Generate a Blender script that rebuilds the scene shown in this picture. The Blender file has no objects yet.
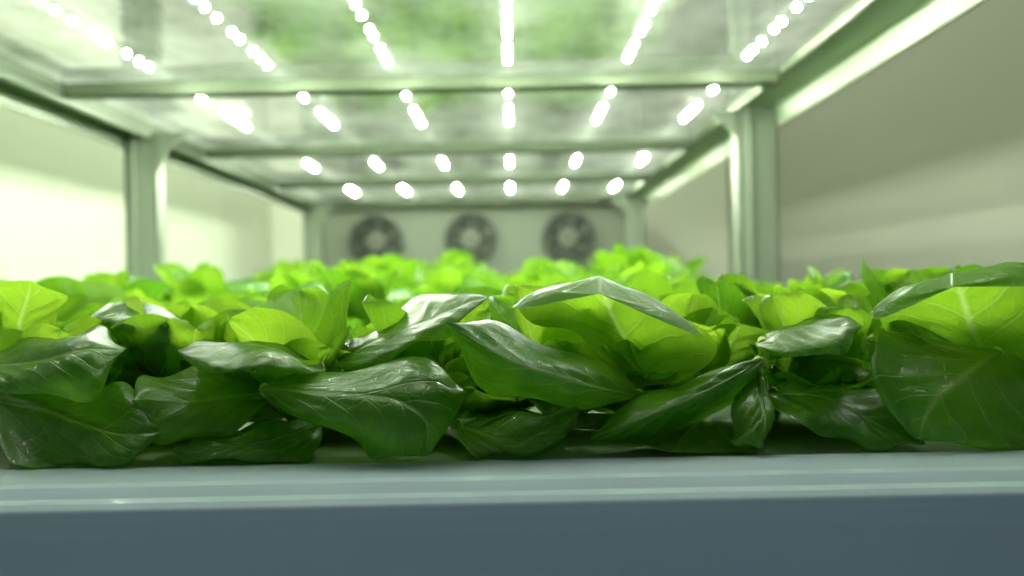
import bpy, math, random
import numpy as np
from mathutils import Vector
random.seed(4); rng=np.random.RandomState(4)
scene=bpy.context.scene
col=scene.collection
TOP=[]
# ---------------------------------------------------------------- materials
def newmat(name):
    m=bpy.data.materials.new(name); m.use_nodes=True
    nt=m.node_tree; nt.nodes.clear()
    out=nt.nodes.new('ShaderNodeOutputMaterial')
    return m,nt,out
def N(nt,t,**k):
    n=nt.nodes.new(t)
    for a,b in k.items(): setattr(n,a,b)
    return n
def math_(nt,op,a,b=None,c=None,clamp=False):
    n=nt.nodes.new('ShaderNodeMath'); n.operation=op; n.use_clamp=clamp
    for i,v in enumerate((a,b,c)):
        if v is None: continue
        if isinstance(v,(int,float)): n.inputs[i].default_value=v
        else: nt.links.new(v,n.inputs[i])
    return n.outputs[0]
def mixc(nt,f,a,b):
    n=nt.nodes.new('ShaderNodeMix'); n.data_type='RGBA'
    if isinstance(f,(int,float)): n.inputs[0].default_value=f
    else: nt.links.new(f,n.inputs[0])
    for i,v in ((6,a),(7,b)):
        if isinstance(v,tuple): n.inputs[i].default_value=(*v,1) if len(v)==3 else v
        else: nt.links.new(v,n.inputs[i])
    return n.outputs[2]
def simple(name,c1,c2=None,rough=.5,metal=0,scale=4,stretch=(1,1,1),bump=0,spec=.5):
    m,nt,out=newmat(name)
    p=N(nt,'ShaderNodeBsdfPrincipled')
    tc=N(nt,'ShaderNodeTexCoord'); mp=N(nt,'ShaderNodeMapping'); mp.inputs['Scale'].default_value=stretch
    nt.links.new(tc.outputs['Object'],mp.inputs[0])
    no=N(nt,'ShaderNodeTexNoise'); no.inputs['Scale'].default_value=scale; no.inputs['Detail'].default_value=4
    nt.links.new(mp.outputs[0],no.inputs['Vector'])
    c=mixc(nt,no.outputs[0],c1,c2 or c1)
    nt.links.new(c,p.inputs['Base Color'])
    p.inputs['Roughness'].default_value=rough; p.inputs['Metallic'].default_value=metal
    p.inputs['Specular IOR Level'].default_value=spec
    if bump:
        b=N(nt,'ShaderNodeBump'); b.inputs['Strength'].default_value=bump; b.inputs['Distance'].default_value=.002
        nt.links.new(no.outputs[0],b.inputs['Height']); nt.links.new(b.outputs[0],p.inputs['Normal'])
    nt.links.new(p.outputs[0],out.inputs[0])
    return m
def leafmat():
    m,nt,out=newmat('lettuce_leaf')
    L=nt.links
    uv=N(nt,'ShaderNodeUVMap',uv_map='UVMap'); sp=N(nt,'ShaderNodeSeparateXYZ'); L.new(uv.outputs[0],sp.inputs[0])
    tint=N(nt,'ShaderNodeAttribute',attribute_name='tint')
    oi=N(nt,'ShaderNodeObjectInfo')
    tc=N(nt,'ShaderNodeTexCoord')
    no=N(nt,'ShaderNodeTexNoise'); no.inputs['Scale'].default_value=60; L.new(tc.outputs['Object'],no.inputs['Vector'])
    no2=N(nt,'ShaderNodeTexNoise'); no2.inputs['Scale'].default_value=18; L.new(tc.outputs['Object'],no2.inputs['Vector'])
    a=math_(nt,'MULTIPLY',math_(nt,'ABSOLUTE',math_(nt,'SUBTRACT',sp.outputs[0],.5)),2)
    v=sp.outputs[1]
    rib=math_(nt,'SUBTRACT',1,math_(nt,'DIVIDE',a,math_(nt,'MULTIPLY_ADD',v,-.085,.110)),clamp=True)
    x=math_(nt,'MULTIPLY_ADD',v,6,math_(nt,'MULTIPLY',a,-2.2))
    x=math_(nt,'ADD',x,math_(nt,'MULTIPLY',no2.outputs[0],1.3))
    fr=math_(nt,'ABSOLUTE',math_(nt,'SUBTRACT',math_(nt,'FRACT',x),.5))
    wid=math_(nt,'MULTIPLY_ADD',a,-.05,.08)
    lat=math_(nt,'SUBTRACT',1,math_(nt,'DIVIDE',fr,wid),clamp=True)
    vo=N(nt,'ShaderNodeTexVoronoi',feature='DISTANCE_TO_EDGE'); vo.inputs['Scale'].default_value=130
    L.new(tc.outputs['Object'],vo.inputs['Vector'])
    ret=math_(nt,'SUBTRACT',1,math_(nt,'DIVIDE',vo.outputs[0],.12),clamp=True)
    vein=math_(nt,'ADD',rib,math_(nt,'MULTIPLY',lat,.42),clamp=True)
    vein2=math_(nt,'ADD',vein,math_(nt,'MULTIPLY',ret,.10),clamp=True)
    pet=math_(nt,'MULTIPLY_ADD',v,-6,1.25,clamp=True)
    vp=math_(nt,'MAXIMUM',math_(nt,'MULTIPLY',vein2,.42),pet)
    rnd=math_(nt,'ADD',math_(nt,'MULTIPLY',tint.outputs['Fac'],.85),math_(nt,'MULTIPLY',oi.outputs['Random'],.15))
    rnd=math_(nt,'ADD',rnd,math_(nt,'MULTIPLY_ADD',no.outputs[0],.3,-.15),clamp=True)
    base=mixc(nt,rnd,(.038,.165,.005),(.18,.35,.024))
    base=mixc(nt,vp,base,(.32,.52,.10))
    tr=mixc(nt,rnd,(.18,.56,.007),(.50,.78,.04))
    tr=mixc(nt,math_(nt,'MULTIPLY',vp,1.2,clamp=True),tr,(.85,1,.42))
    p=N(nt,'ShaderNodeBsdfPrincipled'); L.new(base,p.inputs['Base Color'])
    p.inputs['Roughness'].default_value=.30; p.inputs['Specular IOR Level'].default_value=.5
    hb=math_(nt,'MULTIPLY_ADD',vein,-.8,math_(nt,'MULTIPLY',no.outputs[0],1.1))
    hb=math_(nt,'MULTIPLY_ADD',ret,-.18,hb)
    b=N(nt,'ShaderNodeBump'); b.inputs['Strength'].default_value=.55; b.inputs['Distance'].default_value=.0013
    L.new(hb,b.inputs['Height']); L.new(b.outputs[0],p.inputs['Normal'])
    t=N(nt,'ShaderNodeBsdfTranslucent'); L.new(tr,t.inputs[0]); L.new(b.outputs[0],t.inputs['Normal'])
    mx=N(nt,'ShaderNodeMixShader'); L.new(math_(nt,'MULTIPLY_ADD',rnd,.25,.31),mx.inputs[0])
    L.new(p.outputs[0],mx.inputs[1]); L.new(t.outputs[0],mx.inputs[2]); L.new(mx.outputs[0],out.inputs[0])
    return m
LEAF=leafmat()
TRAY=simple('tray_plastic',(.54,.65,.75),(.57,.68,.78),rough=.13,scale=3,spec=.45)
BOARD=simple('grow_board_foam',(.24,.32,.18),(.17,.24,.14),rough=.7,scale=30)
STEEL=simple('painted_steel',(.27,.32,.24),(.23,.28,.21),rough=.4,metal=.3,scale=5)
BEAM=simple('beam_steel',(.12,.16,.095),(.10,.135,.075),rough=.45,metal=.3,scale=5)
ALU=simple('aluminium_rail',(.34,.41,.29),(.29,.36,.25),rough=.5,metal=.1,scale=6,stretch=(8,.4,8))
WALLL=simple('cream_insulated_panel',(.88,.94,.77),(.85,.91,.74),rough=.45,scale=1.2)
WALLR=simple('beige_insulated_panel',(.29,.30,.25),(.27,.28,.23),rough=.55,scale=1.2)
FLOORM=simple('floor_epoxy',(.20,.22,.22),(.16,.18,.18),rough=.5,scale=3)
CEILM=simple('room_ceiling_paint',(.45,.45,.40),rough=.7)
UNIT=simple('evaporator_casing',(.19,.225,.165),(.165,.20,.145),rough=.45,metal=.1)
DARK=simple('fan_black_plastic',(.045,.06,.04),rough=.5)
LIGHTP=simple('fan_hub_grey',(.26,.30,.22),rough=.4)
def panelmat():
    m,nt,out=newmat('panel_added_glow')  # reflective sheet, not a diffuser; its glow is added emission
    tc=N(nt,'ShaderNodeTexCoord'); mp=N(nt,'ShaderNodeMapping'); mp.inputs['Scale'].default_value=(1,.5,1)
    nt.links.new(tc.outputs['Object'],mp.inputs[0])
    no=N(nt,'ShaderNodeTexNoise'); no.inputs['Scale'].default_value=7; no.inputs['Detail'].default_value=6; no.inputs['Roughness'].default_value=.65
    nt.links.new(mp.outputs[0],no.inputs['Vector'])
    k=math_(nt,'MULTIPLY_ADD',no.outputs[0],3.2,-1.1,clamp=True)
    p=N(nt,'ShaderNodeBsdfPrincipled')
    nt.links.new(mixc(nt,k,(.38,.37,.38),(.62,.60,.64)),p.inputs['Base Color'])
    p.inputs['Metallic'].default_value=.92
    nt.links.new(math_(nt,'MULTIPLY_ADD',k,.12,.03),p.inputs['Roughness'])
    b=N(nt,'ShaderNodeBump'); b.inputs['Strength'].default_value=.12; b.inputs['Distance'].default_value=.01
    nt.links.new(no.outputs[0],b.inputs['Height']); nt.links.new(b.outputs[0],p.inputs['Normal'])
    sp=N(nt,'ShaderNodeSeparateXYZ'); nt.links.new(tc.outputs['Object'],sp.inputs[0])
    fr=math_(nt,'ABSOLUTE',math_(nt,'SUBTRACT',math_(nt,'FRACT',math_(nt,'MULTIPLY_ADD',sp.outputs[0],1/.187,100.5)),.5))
    near=math_(nt,'SUBTRACT',1,math_(nt,'MULTIPLY',fr,2.6),clamp=True)  # bright streaks along the LED columns, painted as emission
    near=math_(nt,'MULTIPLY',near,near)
    nt.links.new(mixc(nt,k,(.22,.29,.18),(.84,.97,.75)),p.inputs['Emission Color'])  # pale and dark patches of reflected light painted into the glow
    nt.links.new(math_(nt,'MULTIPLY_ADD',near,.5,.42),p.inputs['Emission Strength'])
    nt.links.new(p.outputs[0],out.inputs[0]); return m
PANEL=panelmat()
def emismat(name,c,s):
    m,nt,out=newmat(name); e=N(nt,'ShaderNodeEmission'); e.inputs[0].default_value=(*c,1); e.inputs[1].default_value=s
    nt.links.new(e.outputs[0],out.inputs[0]); return m
LED=emismat('led_emitter',(.92,1,.80),1550)
# ---------------------------------------------------------------- mesh helpers
class MB:
    def __init__(s): s.v=[];s.f=[];s.uv=[];s.t=[];s.m=[]
    def grid(s,P,uvs,tint,m=0):
        nv,nu=P.shape[:2]; o=len(s.v)
        s.v+=[tuple(p) for p in P.reshape(-1,3)]; s.uv+=[tuple(p) for p in uvs.reshape(-1,2)]; s.t+=[tint]*(nu*nv)
        for i in range(nv-1):
            for j in range(nu-1):
                a=o+i*nu+j; s.f.append((a,a+1,a+nu+1,a+nu)); s.m.append(m)
    def add(s,other,off):
        o=len(s.v); s.v+=[(a+off[0],b+off[1],c+off[2]) for a,b,c in other.v]
        s.uv+=other.uv; s.t+=other.t; s.m+=other.m; s.f+=[tuple(k+o for k in f) for f in other.f]
    def box(s,x0,x1,y0,y1,z0,z1,m=0):
        o=len(s.v)
        for z in (z0,z1):
            for y in (y0,y1):
                for x in (x0,x1): s.v.append((x,y,z))
        for q in ((0,2,3,1),(4,5,7,6),(0,1,5,4),(2,6,7,3),(0,4,6,2),(1,3,7,5)):
            s.f.append(tuple(o+k for k in q)); s.m.append(m)
        s.uv+=[(0,0)]*8; s.t+=[0]*8
    def prism(s,pts,axis,a0,a1,m=0):
        o=len(s.v); n=len(pts)
        for a in (a0,a1):
            for (p,q) in pts:
                s.v.append((a,p,q) if axis=='x' else (p,a,q) if axis=='y' else (p,q,a))
        s.f.append(tuple(o+k for k in range(n))[::-1]); s.f.append(tuple(o+n+k for k in range(n))); s.m+=[m,m]
        for k in range(n):
            s.f.append((o+k,o+(k+1)%n,o+n+(k+1)%n,o+n+k)); s.m.append(m)
        s.uv+=[(0,0)]*(2*n); s.t+=[0]*(2*n)
    def build(s,name,mats,smooth=False,bevel=0,parent=None,link=True):
        me=bpy.data.meshes.new(name); me.from_pydata(s.v,[],s.f)
        for m in mats: me.materials.append(m)
        me.polygons.foreach_set('material_index',s.m)
        me.polygons.foreach_set('use_smooth',[smooth]*len(s.f))
        uvl=me.uv_layers.new(name='UVMap'); idx=np.empty(len(me.loops),dtype=np.int32); me.loops.foreach_get('vertex_index',idx)
        uvl.data.foreach_set('uv',np.array(s.uv,dtype=np.float32)[idx].ravel())
        at=me.attributes.new('tint','FLOAT','POINT'); at.data.foreach_set('value',np.array(s.t,dtype=np.float32))
        me.update()
        if not link: return me
        ob=bpy.data.objects.new(name,me); col.objects.link(ob)
        if bevel:
            b=ob.modifiers.new('bevel','BEVEL'); b.width=bevel; b.segments=3; b.limit_method='ANGLE'
        if parent: ob.parent=parent
        else: TOP.append(ob)
        return ob
def empty(name):
    e=bpy.data.objects.new(name,None); col.objects.link(e); TOP.append(e); return e
def cr(P,t):
    P=np.array(P,float); n=len(P); Q=np.vstack([2*P[0]-P[1],P,2*P[-1]-P[-2]])
    x=np.clip(t,0,1)*(n-1); i=np.minimum(x.astype(int),n-2); f=(x-i)[:,None]
    a,b,c,d=Q[i],Q[i+1],Q[i+2],Q[i+3]
    return .5*((2*b)+(c-a)*f+(2*a-5*b+4*c-d)*f**2+(3*b-a-3*c+d)*f**3)
def surf(mb,L,M,R,w,s,t,tint,ruf,v0,seed,zmin,puff=.0004,curl=.0025):
    r=np.random.RandomState(seed)
    Le=M+(L-M)*w[:,None]; Re=M+(R-M)*w[:,None]
    S=s[None,:,None]
    cv=(Le+Re)/2-M
    P=M[:,None,:]+S*((Re-Le)/2)[:,None,:]+S**2*cv[:,None,:]
    cn=cv/(np.linalg.norm(cv,axis=1,keepdims=True)+.002)
    P=P+(np.abs(S)**6)*cn[:,None,:]*curl*w[:,None,None]
    du=np.gradient(P,axis=1); dv=np.gradient(P,axis=0); n=np.cross(du,dv); n/=np.linalg.norm(n,axis=2,keepdims=True)+1e-9
    T=t[:,None]; A=np.abs(s)[None,:]; sg=(s>0)[None,:]
    k1,k2=r.uniform(1.2,2.6,2); p1,p2=r.uniform(0,6.28,2)
    d=ruf*A**2.2*np.where(sg,np.sin(6.28*k1*T+p1),np.sin(6.28*k2*T+p2))*np.sin(np.pi*np.clip(T,0,1))**.5
    d=d+puff*np.cos(6.283*(6*T-2.2*A))*np.sin(np.pi*A)*w[:,None]
    d=d-.0012*np.exp(-(A/.09)**2)*w[:,None]
    d=d+.0016*(np.sin(9*T+p1+3*A)*.5+np.sin(6*A+p2+5*T)*.5)*w[:,None]
    P=P+n*d[:,:,None]
    if zmin is not None: P[:,:,2]=np.maximum(P[:,:,2],zmin)
    U=np.stack([np.broadcast_to((s[None,:]+1)/2,P.shape[:2]),np.broadcast_to(v0+(1-v0)*T,P.shape[:2])],-1)
    mb.grid(P,U,tint)
def tube(mb,pts,r0,r1,tint):
    t=np.linspace(0,1,10); C=cr(pts,t); a=np.linspace(0,2*np.pi,9)
    d=np.gradient(C,axis=0); d/=np.linalg.norm(d,axis=1,keepdims=True)+1e-9
    up=np.tile([[1.,.13,.05]],(10,1)); b1=np.cross(d,up); b1/=np.linalg.norm(b1,axis=1,keepdims=True); b2=np.cross(d,b1)
    rr=(r0+(r1-r0)*t)[:,None,None]
    P=C[:,None,:]+rr*(b1[:,None,:]*np.cos(a)[None,:,None]*1.3+b2[:,None,:]*np.sin(a)[None,:,None])
    mb.grid(P,np.zeros(P.shape[:2]+(2,)),tint)
SEED=[10]
ZT=-.0855
def hleaf(mb,L,M,R,crown,tint=.3,tip=.24,ruf=.0022,fat=.30):
    SEED[0]+=1
    t=1-(1-np.linspace(0,1,54))**1.25; s=np.linspace(-1,1,33)
    f=lambda q:cr(np.array(q,float)/1000.,t)
    Lc,Mc,Rc=f(L),f(M),f(R)
    if tip>.08:
        g=(1+fat*np.exp(-((t-.80)/.18)**2))[:,None]
        Lc=Mc+(Lc-Mc)*g; Rc=Mc+(Rc-Mc)*g
    w=np.ones(54); k=t>1-tip; w[k]=np.sqrt(np.clip(1-((t[k]-(1-tip))/tip)**2,0,1))*.97+.03
    k=t<.12; w[k]*=.45+.55*np.sin(t[k]/.12*np.pi/2)
    surf(mb,Lc,Mc,Rc,w,s,t,tint,ruf,.16,SEED[0],ZT+.0008,curl=.007)
    c=np.array(crown)/1000.; m0=Mc[0]; d=(Mc[1]-Mc[0]); d/=np.linalg.norm(d)
    tube(mb,[c,(c*.6+m0*.4)+np.array([0,0,.002]),m0+d*.004],.0045,.0028,tint+.3)
# ---------------------------------------------------------------- generic plants
def gleaf(mb,az,length,width,e0,e1,cup,tint,r0=.006,seed=0,roll=0):
    nt_,ns=26,15; t=np.linspace(0,1,nt_); s=np.linspace(-1,1,ns)
    el=np.radians(e0+(e1-e0)*t**1.3); ds=length/(nt_-1)
    rad=r0+np.concatenate([[0],np.cumsum(np.cos(el[:-1])*ds)]); z=np.concatenate([[0],np.cumsum(np.sin(el[:-1])*ds)])
    x=(t-.2)/.8; w=np.where(t<.2,.09,.09+.91*np.sin(np.pi*np.clip(x,0,1)**.95)**.48)
    w=w*np.where(t>.97,.8,1)*width/2
    ra=np.array([math.cos(az),math.sin(az),0]); sd=np.array([-math.sin(az),math.cos(az),0]); 
    M=rad[:,None]*ra+z[:,None]*np.array([0,0,1.])
    nrm=-np.sin(el)[:,None]*ra+np.cos(el)[:,None]*np.array([0,0,1.])
    sdr=sd*math.cos(roll)+nrm*math.sin(roll)
    L=M-sdr*w[:,None]*.92+nrm*(cup*w)[:,None]; R=M+sdr*w[:,None]*.92+nrm*(cup*w)[:,None]
    surf(mb,L,M,R,np.ones(nt_),s,t,tint,.004*width/.06,0,seed,None,curl=.004)
def plant_mesh(k,up=0):
    r=random.Random(100+k); mb=MB(); n=16; az=r.uniform(0,6)
    for i in range(n):
        f=i/(n-1)
        az+=2.4+r.uniform(-.25,.25)
        ln=(.108-.026*f)*r.uniform(.82,1.18); wd=(.076-.022*f)*r.uniform(.8,1.15)
        e0=50+34*f+up*10+r.uniform(-6,6); e1=-35+95*f+up*25+r.uniform(-18,18)
        cup=r.uniform(-.25,.5) if f<.5 else r.uniform(.2,.7)
        gleaf(mb,az,ln,wd,e0,e1,cup,.02+.42*f+r.uniform(-.12,.42),seed=1000+k*50+i,roll=r.uniform(-.45,.45))
    return mb.build('lettuce_head_mesh',[LEAF],smooth=True,link=False)
variants=[plant_mesh(k,up=(k%4)*.5) for k in range(8)]
crop=empty('lettuce_crop')
def put(x,y,s,rz,k,zs=1):
    ob=bpy.data.objects.new('lettuce_head',variants[k%8]); col.objects.link(ob); ob.parent=crop
    ob.location=(x,y,ZT+.001); ob.rotation_euler=(random.uniform(-.1,.1),random.uniform(-.1,.1),rz); ob.scale=(s,s,s*zs)
row=0; y=.69
while y<3.72:
    sp=.126+ .026*min(1,(y-.66)); x=-.62+(.06 if row%2 else 0)
    while x<.385:
        sc=(.84+.44*min(1,(y-.66)/1.6))*random.uniform(.76,1.18)
        if abs(x)/y<.75:
            put(x+random.uniform(-.018,.018),y+random.uniform(-.015,.015),sc,random.uniform(0,6.28),random.randint(0,7),random.uniform(.82,1.15)+(.24 if random.random()<.18 else 0))
        x+=sp
    y+=sp; row+=1
def filler(mb,crown,seed,n=7,lo=.02,hi=.4,ln=.078,inner=1.1):
    r=random.Random(seed); tmp=MB(); az=r.uniform(0,6)
    for i in range(n):
        az=-math.pi/2+ (i/(n-1)-.5)*4.4+r.uniform(-.2,.2)
        l=ln*r.uniform(.85,1.1)
        gleaf(tmp,az,l,.060*r.uniform(.85,1.2),r.uniform(42,62),r.uniform(-40,5),r.uniform(-.2,.45),r.uniform(lo,hi),seed=seed*31+i,roll=r.uniform(-.4,.4))
    for i in range(6):
        az+=1.1
        gleaf(tmp,az,ln*inner*r.uniform(.8,1.1),.052,r.uniform(66,80),r.uniform(20,80),r.uniform(.3,.7),r.uniform(.3,.95),seed=seed*37+i,roll=r.uniform(-.3,.3))
    tmp.v=[(a,b,max(c,.0008)) for a,b,c in tmp.v]
    mb.add(tmp,(crown[0]/1000,crown[1]/1000,ZT))
# ---------------------------------------------------------------- foreground lettuces
A=MB(); cA=(-275,615,-84)
hleaf(A,[(-315,595,-37),(-330,600,-20),(-328,600,2),(-305,595,12)],[(-304,600,-37),(-303,610,-23),(-297,610,-5),(-289,600,10)],[(-289,600,-32),(-270,590,-22),(-264,590,-5),(-275,595,7)],cA,.7)
hleaf(A,[(-309,580,-30),(-280,580,-24),(-243,570,-19),(-210,540,-26)],[(-293,550,-37),(-255,530,-32),(-225,520,-28),(-205,530,-28)],[(-277,520,-45),(-243,505,-49),(-218,505,-47),(-204,520,-32)],cA,.15,ruf=.0038)
hleaf(A,[(-287,560,-49),(-254,550,-50),(-217,540,-52),(-185,515,-62)],[(-287,550,-56),(-240,520,-61),(-203,505,-68),(-179,505,-69)],[(-264,505,-79),(-229,497,-84),(-199,497,-84),(-181,500,-78)],cA,.08,ruf=.0038)
hleaf(A,[(-230,590,-62),(-243,590,-46),(-243,580,-35),(-236,575,-30)],[(-217,600,-63),(-223,600,-48),(-225,590,-35),(-230,580,-29)],[(-205,590,-62),(-205,590,-45),(-205,590,-33),(-218,585,-27)],cA,.45)
hleaf(A,[(-215,670,-19),(-240,680,-8),(-262,680,-4),(-268,640,-11)],[(-200,620,-19),(-218,620,-10),(-240,620,-6),(-257,610,-13)],[(-187,590,-22),(-202,580,-18),(-222,580,-16),(-248,590,-16)],(-230,640,-84),.35)
filler(A,cA,1); filler(A,(-200,615),2,n=6)
A.build('lettuce_plant',[LEAF],smooth=True)
B=MB(); cB=(-125,605,-84)
hleaf(B,[(-142,570,-50),(-166,560,-41),(-194,550,-45),(-201,525,-53)],[(-137,560,-57),(-152,530,-55),(-173,515,-57),(-199,520,-55)],[(-132,530,-63),(-146,510,-73),(-173,505,-72),(-195,515,-59)],cB,.38,ruf=.0036)
hleaf(B,[(-115,600,-42),(-145,600,-30),(-175,590,-27),(-180,540,-30)],[(-105,560,-43),(-131,540,-31),(-156,535,-28),(-178,530,-30)],[(-102,530,-46),(-120,505,-38),(-143,500,-36),(-173,520,-33)],cB,.3)
hleaf(B,[(-113,620,-38),(-82,620,-20),(-50,610,-4),(-20,590,0)],[(-103,580,-41),(-71,560,-25),(-42,550,-12),(-14,560,-5)],[(-92,550,-46),(-59,530,-33),(-35,525,-22),(-15,545,-10)],cB,.3,ruf=.003,fat=.15)
hleaf(B,[(-132,545,-46),(-92,540,-42),(-48,530,-38),(-27,515,-50),(-30,500,-68)],[(-135,530,-51),(-95,503,-50),(-60,490,-52),(-43,487,-64),(-43,490,-81)],[(-132,525,-55),(-105,500,-64),(-79,490,-73),(-66,488,-80),(-54,488,-84)],cB,.15,tip=.12,ruf=.0028,fat=.15)
hleaf(B,[(-107,550,-65),(-128,530,-68),(-154,520,-72),(-173,510,-76)],[(-104,540,-72),(-124,510,-75),(-146,500,-78),(-173,505,-77)],[(-98,510,-83),(-122,497,-84),(-147,497,-84),(-169,500,-84)],cB,0)
hleaf(B,[(-130,590,-66),(-140,590,-50),(-143,585,-38),(-132,580,-31)],[(-118,600,-68),(-121,605,-52),(-122,600,-40),(-118,590,-30)],[(-106,590,-66),(-100,585,-52),(-98,585,-40),(-104,580,-32)],cB,.9)
hleaf(B,[(-72,600,-60),(-80,600,-48),(-78,595,-36),(-66,590,-30)],[(-62,605,-62),(-62,610,-48),(-58,605,-36),(-54,595,-28)],[(-50,600,-60),(-42,590,-48),(-38,590,-34),(-44,590,-26)],cB,.85)
filler(B,cB,3); filler(B,(-55,615),4,n=6); filler(B,(-15,592),11,n=6,ln=.062,inner=.9)
B.build('lettuce_plant',[LEAF],smooth=True)
C=MB(); cC=(80,605,-84)
hleaf(C,[(60,550,-54),(43,550,-32),(18,540,-19),(0,540,-6.5),(3,528,-9)],[(69,560,-57),(68,585,-37),(59,590,-19),(50,572,3.5),(47,540,-4)],[(77,550,-57),(100,540,-47),(104,535,-32),(95,540,-16),(99,522,-27)],cC,.7,tip=.06,ruf=.003)
hleaf(C,[(72,540,-55),(36,530,-36),(-1,525,-24),(-33,515,-16.5)],[(69,530,-59),(34,505,-49),(-1,500,-37),(-34,510,-17)],[(69,540,-63),(30,520,-63),(-9,515,-51),(-33,515,-19)],cC,.06,ruf=.0015,tip=.14)
hleaf(C,[(134,535,-39),(102,530,-46),(72,525,-58),(40,515,-73)],[(133,530,-40),(98,510,-55),(68,500,-65),(38,505,-77)],[(135,530,-42),(106,525,-69),(74,520,-79),(41,510,-82)],(110,600,-84),.06,ruf=.0015)
hleaf(C,[(128,565,-46),(85,540,-60),(66,515,-74),(62,498,-82)],[(138,570,-46),(112,545,-64),(90,520,-77),(78,497,-83)],[(146,565,-48),(135,540,-68),(118,515,-80),(100,496,-84)],(110,600,-84),.3)
hleaf(C,[(126,545,-44),(116,512,-62),(113,500,-74),(117,494,-81)],[(133,545,-42),(128,515,-58),(125,500,-70),(120,492,-81)],[(136,550,-41),(134,525,-58),(131,510,-72),(124,496,-82)],(110,600,-84),.25)
hleaf(C,[(-32,560,-65),(-7,550,-68),(18,540,-67),(33,520,-62)],[(-33,540,-73),(-6,510,-75),(17,505,-71),(33,510,-62)],[(-28,500,-83),(-6,496,-84),(19,496,-79),(33,505,-63)],cC,.15)
hleaf(C,[(52,570,-70),(30,575,-56),(18,570,-44),(8,560,-34)],[(60,580,-72),(45,590,-55),(32,590,-40),(22,580,-30)],[(70,570,-70),(62,575,-54),(50,575,-38),(36,570,-28)],cC,.8)
filler(C,(30,615),5); filler(C,(100,610),6,n=6,ln=.07)
C.build('lettuce_plant',[LEAF],smooth=True)
E=MB(); cE=(160,625,-84)
hleaf(E,[(141,560,-57),(174,555,-54),(198,530,-62),(209,510,-80)],[(139,550,-60),(163,530,-61),(185,510,-71),(207,505,-83)],[(133,530,-63),(150,505,-72),(176,500,-82),(201,500,-83)],cE,.06,ruf=.003)
hleaf(E,[(147,600,-33),(170,600,-23),(191,600,-20),(200,570,-25)],[(136,560,-34),(154,555,-26),(172,550,-22),(190,545,-25)],[(133,540,-38),(147,520,-36),(164,515,-33),(183,530,-28)],cE,.3)
hleaf(E,[(112,590,-60),(108,595,-44),(112,595,-28),(125,590,-22)],[(125,600,-60),(130,610,-46),(136,610,-31),(140,600,-25)],[(136,590,-60),(150,590,-48),(158,590,-36),(155,590,-29)],cE,.8)
hleaf(E,[(150,590,-66),(145,585,-54),(152,580,-45),(165,575,-40)],[(162,600,-68),(165,600,-54),(170,595,-44),(178,580,-39)],[(174,590,-66),(186,585,-56),(192,580,-47),(190,575,-42)],cE,.6)
filler(E,(185,612),7)
E.build('lettuce_plant',[LEAF],smooth=True)
D=MB(); cD=(270,610,-84)
hleaf(D,[(246,550,-41),(218,540,-32),(200,535,-24),(192,540,-14),(188,528,-19)],[(265,560,-48),(271,585,-33),(265,585,-15),(252,570,4),(236,535,-4)],[(290,550,-48),(307,550,-34),(310,550,-12),(307,560,9),(290,530,-1)],cD,.6,tip=.06,ruf=.003)
hleaf(D,[(251,560,-36),(204,540,-25),(183,515,-40),(187,500,-72)],[(273,560,-40),(236,520,-50),(209,500,-62),(200,497,-79)],[(296,550,-51),(277,510,-67),(256,497,-83),(217,497,-84)],cD,.08,ruf=.0018,fat=.1)
hleaf(D,[(300,560,-60),(300,530,-66),(290,510,-76),(270,500,-82)],[(285,580,-70),(280,545,-74),(270,520,-78),(250,500,-82)],[(270,570,-72),(255,540,-78),(245,515,-82),(238,502,-84)],cD,.2)
filler(D,(250,620),8,n=6,inner=.85)
D.build('lettuce_plant',[LEAF],smooth=True)
# ---------------------------------------------------------------- tray
tray=empty('hydroponic_tray')
mb=MB()
prof=[(.500,-.0955),(.500,-.0862),(.497,-.0855),(.458,-.0858),(.452,-.0866),(.449,-.0885),(.446,-.0905),(.440,-.0915),(.436,-.094),(.4345,-.099),(.4335,-.106),(.4332,-.24),(.440,-.24),(.440,-.11)]
mb.prism([(a,b) for a,b in prof],'x',-.70,.43)
mb.build('front_rim',[TRAY],parent=tray,bevel=.0012,smooth=False)
mb=MB()
mb.box(-.70,-.69,.44,3.74,-.24,-.0855); mb.box(.42,.43,.44,3.74,-.24,-.0855); mb.box(-.70,.43,3.74,3.75,-.24,-.0855); mb.box(-.70,.43,.44,3.75,-.245,-.24)
mb.build('tray_body',[TRAY],parent=tray,bevel=.002)
mb=MB(); mb.box(-.69,.42,.5,3.74,-.11,-.0862); mb.build('grow_board',[BOARD],parent=tray)
# ---------------------------------------------------------------- rack
rack=empty('grow_rack')
YF,YB=.46,3.98
mb=MB()
mb.box(.453,.525,YF,YB,.345,.350); mb.box(.520,.526,YF,YB,.305,.40); mb.box(.453,.457,YF,YB,.345,.362)
mb.box(-.80,-.746,YF,YB,.338,.343,m=1); mb.box(-.806,-.800,YF,YB,.305,.40,m=1); mb.box(-.750,-.746,YF,YB,.325,.362,m=1)
mb.build('side_rails',[ALU,STEEL],parent=rack,bevel=.001)
mb=MB()
for yb in (.89,1.67,2.45,3.2,3.94):
    mb.box(-.745,.452,yb,yb+.035,.334,.3375); mb.box(-.745,.452,yb,yb+.0035,.334,.3575); mb.box(-.745,.452,yb+.032,yb+.035,.334,.3575)
mb.build('cross_beams',[BEAM],parent=rack,bevel=.0008)
mb=MB()
ys=[YF,.89,1.67,2.45,3.2,3.975]
for a,b in zip(ys[:-1],ys[1:]): mb.box(-.742,.449,a+.003,b-.003,.358,.366)
mb.build('ceiling_panels',[PANEL],parent=rack)  # reflective sheets behind the LEDs, brightened by added emission
mb=MB()
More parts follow.
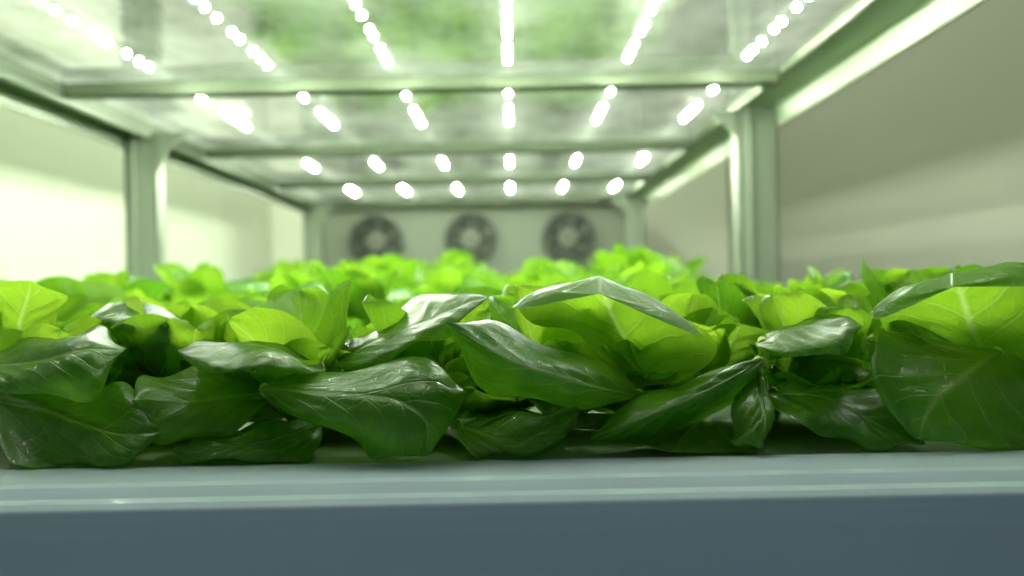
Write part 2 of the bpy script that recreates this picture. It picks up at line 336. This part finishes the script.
def post(x0,x1,y0,z0=-1.0,z1=.34):
    t=.004; w=.05
    mb.box(x0,x1,y0,y0+t,z0,z1); mb.box(x0,x0+t,y0,y0+w,z0,z1); mb.box(x1-t,x1,y0,y0+w,z0,z1); mb.box(x0+.020,x0+.024,y0-.014,y0+w,z0,z1)
post(.445,.523,1.95); post(-.802,-.735,2.08); post(.445,.515,3.86); post(-.80,-.728,3.86); post(.445,.523,.50,z1=.345) ; post(-.80,-.72,.50,z1=.338)
mb.build('posts',[STEEL],parent=rack,bevel=.0008)
mb=MB()
for (y0,) in ((2.078,),(3.858,)):
    mb.prism([(-.735,.338),(-.66,.338),(-.70,.31),(-.735,.25)],'y',y0,y0+.004)
for (y0,) in ((1.948,),(3.858,)):
    mb.prism([(.445,.338),(.39,.338),(.445,.285)],'y',y0,y0+.004)
mb.build('gusset_plates',[STEEL],parent=rack)
mb=MB()
for z in (-.285,):
    mb.box(-.80,-.715,.45,YB,z,z+.04); mb.box(.44,.523,.45,YB,z,z+.04)
    for yb in (.5,1.2,2.3,3.6): mb.box(-.72,.445,yb,yb+.04,z,z+.04)
mb.build('tray_supports',[STEEL],parent=rack,bevel=.001)
# ---------------------------------------------------------------- LEDs
leds=empty('led_light_array')
mb=MB(); me=MB()
OFF=[(.16,.28,.33),(.31,.35,.40,.47,.51,.58,.63,.67),(.10,.145,.165,.31,.35,.39,.43,.47),(.10,.15,.31,.35,.39,.43),(.27,.31,.35,.39,.43)]
for X in (-.56,-.374,-.187,0,.187,.374):
    for (a,b),offs in zip(zip(ys[:-1],ys[1:]),OFF):
        mb.box(X-.009,X+.009,a+.03,b-.06,.3555,.3578)
        for o in offs:
            yy=a+o
            r=.0036 if (o>.2) else .0022
            o0=len(me.v)
            for ring,(rr,zz) in enumerate(((r,.3554),(r*.8,.3525),)):
                for q in range(8):
                    an=q*math.pi/4; me.v.append((X+rr*math.cos(an),yy+rr*math.sin(an),zz)); me.uv.append((0,0)); me.t.append(0)
            for q in range(8): me.f.append((o0+q,o0+(q+1)%8,o0+8+(q+1)%8,o0+8+q)); me.m.append(0)
            me.f.append(tuple(o0+8+q for q in range(8))); me.m.append(0)
mb.build('led_strips',[PANEL],parent=leds); me.build('led_emitters',[LED],parent=leds)
# ---------------------------------------------------------------- evaporator + fans
ev=empty('evaporator_cooler')
mb=MB(); mb.box(-.80,.50,4.14,4.42,-.06,.36); mb.box(-.81,.51,4.12,4.13,.335,.375); mb.build('casing',[UNIT],parent=ev,bevel=.01)
mb=MB()
for x_ in (-.76,.46): mb.box(x_-.02,x_+.02,4.2,4.36,-1.0,-.05)
mb.build('legs',[STEEL],parent=ev)
def ring(mb,cx,cy,cz,r0,r1,depth,n=40,m=0):
    o=len(mb.v)
    for k in range(n):
        a=2*math.pi*k/n
        for r,y in ((r0,cy),(r1,cy),(r1,cy+depth),(r0,cy+depth)):
            mb.v.append((cx+r*math.cos(a),y,cz+r*math.sin(a))); mb.uv.append((0,0)); mb.t.append(0)
    for k in range(n):
        a=o+4*k; b=o+4*((k+1)%n)
        for q in range(4): mb.f.append((a+q,b+q,b+(q+1)%4,a+(q+1)%4)); mb.m.append(m)
for i,fx in enumerate((-.556,-.165,.235)):
    mb=MB(); cz=.205
    ring(mb,fx,4.10,cz,.094,.108,.04,m=2)
    for r in (.045,.06,.075,.088): ring(mb,fx,4.094,cz,r-.0012,r+.0012,.003,m=2)
    for k in range(4):
        a=k*math.pi/4+.3; c,s_=math.cos(a),math.sin(a)
        P=[(fx+c*.1-s_*.002,4.09,cz+s_*.1+c*.002),(fx+c*.1+s_*.002,4.09,cz+s_*.1-c*.002),(fx-c*.1+s_*.002,4.09,cz-s_*.1-c*.002),(fx-c*.1-s_*.002,4.09,cz-s_*.1+c*.002)]
        o=len(mb.v); mb.v+=P; mb.uv+=[(0,0)]*4; mb.t+=[0]*4; mb.f.append((o,o+1,o+2,o+3)); mb.m.append(2)
    ring(mb,fx,4.105,cz,.0005,.036,.03,m=1)
    ring(mb,fx,4.134,cz,.0005,.1,.004,m=2)
    for k in range(6):
        a0=k*math.pi/3
        G=np.zeros((5,5,3))
        for p in range(5):
            r=.034+.06*p/4
            for q in range(5):
                a=a0+.28*p/4+.35*q/4; G[p,q]=(fx+r*math.cos(a),4.112+.018*q/4,cz+r*math.sin(a))
        mb.grid(G,np.zeros((5,5,2)),0,m=3)
    mb.build('fan',[UNIT,LIGHTP,DARK,UNIT],parent=ev)
# ---------------------------------------------------------------- room
def room(name,b,m):
    mb=MB(); mb.box(*b); return mb.build(name,[m])
room('floor',(-1.10,1.0,-1.6,4.7,-1.05,-1.0),FLOORM)
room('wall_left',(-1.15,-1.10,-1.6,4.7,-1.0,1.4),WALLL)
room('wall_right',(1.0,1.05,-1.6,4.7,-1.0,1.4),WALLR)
room('wall_back',(-1.10,1.0,4.6,4.65,-1.0,1.4),WALLL)
room('ceiling',(-1.15,1.05,-1.6,4.7,1.4,1.45),CEILM)
mb=MB()
for yy in (1.3,2.5,3.7): mb.box(-1.101,-1.0985,yy,yy+.006,-1.0,1.4)
mb.build('trim_1',[WALLL])
# ---------------------------------------------------------------- lights
w=bpy.data.worlds.new('World'); scene.world=w; w.use_nodes=True
w.node_tree.nodes['Background'].inputs[0].default_value=(.58,.79,1,1); w.node_tree.nodes['Background'].inputs[1].default_value=.32
def area(name,loc,rot,sx,sy,e,c):
    l=bpy.data.lights.new(name,'AREA'); l.shape='RECTANGLE'; l.size=sx; l.size_y=sy; l.energy=e; l.color=c
    o=bpy.data.objects.new(name,l); col.objects.link(o); o.location=loc; o.rotation_euler=rot; TOP.append(o)
area('wall_fill_light',(.78,2.6,1.36),(0,0,0),.2,2.4,5,(1,.97,.84))  # added fill, no visible fixture: sets the right wall's brightness
area('wall_fill_light',(-.90,2.6,1.36),(0,0,0),.15,3.0,42,(.94,1,.84))  # added fill, no visible fixture: brightens the left wall
# ---------------------------------------------------------------- camera
cd=bpy.data.cameras.new('camera'); cam=bpy.data.objects.new('camera',cd); col.objects.link(cam)
cd.sensor_width=36; cd.lens=35.156; cd.clip_start=.01
cam.rotation_euler=(math.radians(90),math.radians(1.1),0)
cd.dof.use_dof=True; cd.dof.focus_distance=.52; cd.dof.aperture_fstop=5.8
TOP.append(cam); scene.camera=cam
for o in TOP: o.location.z+=1.0
scene.view_settings.view_transform='Standard'
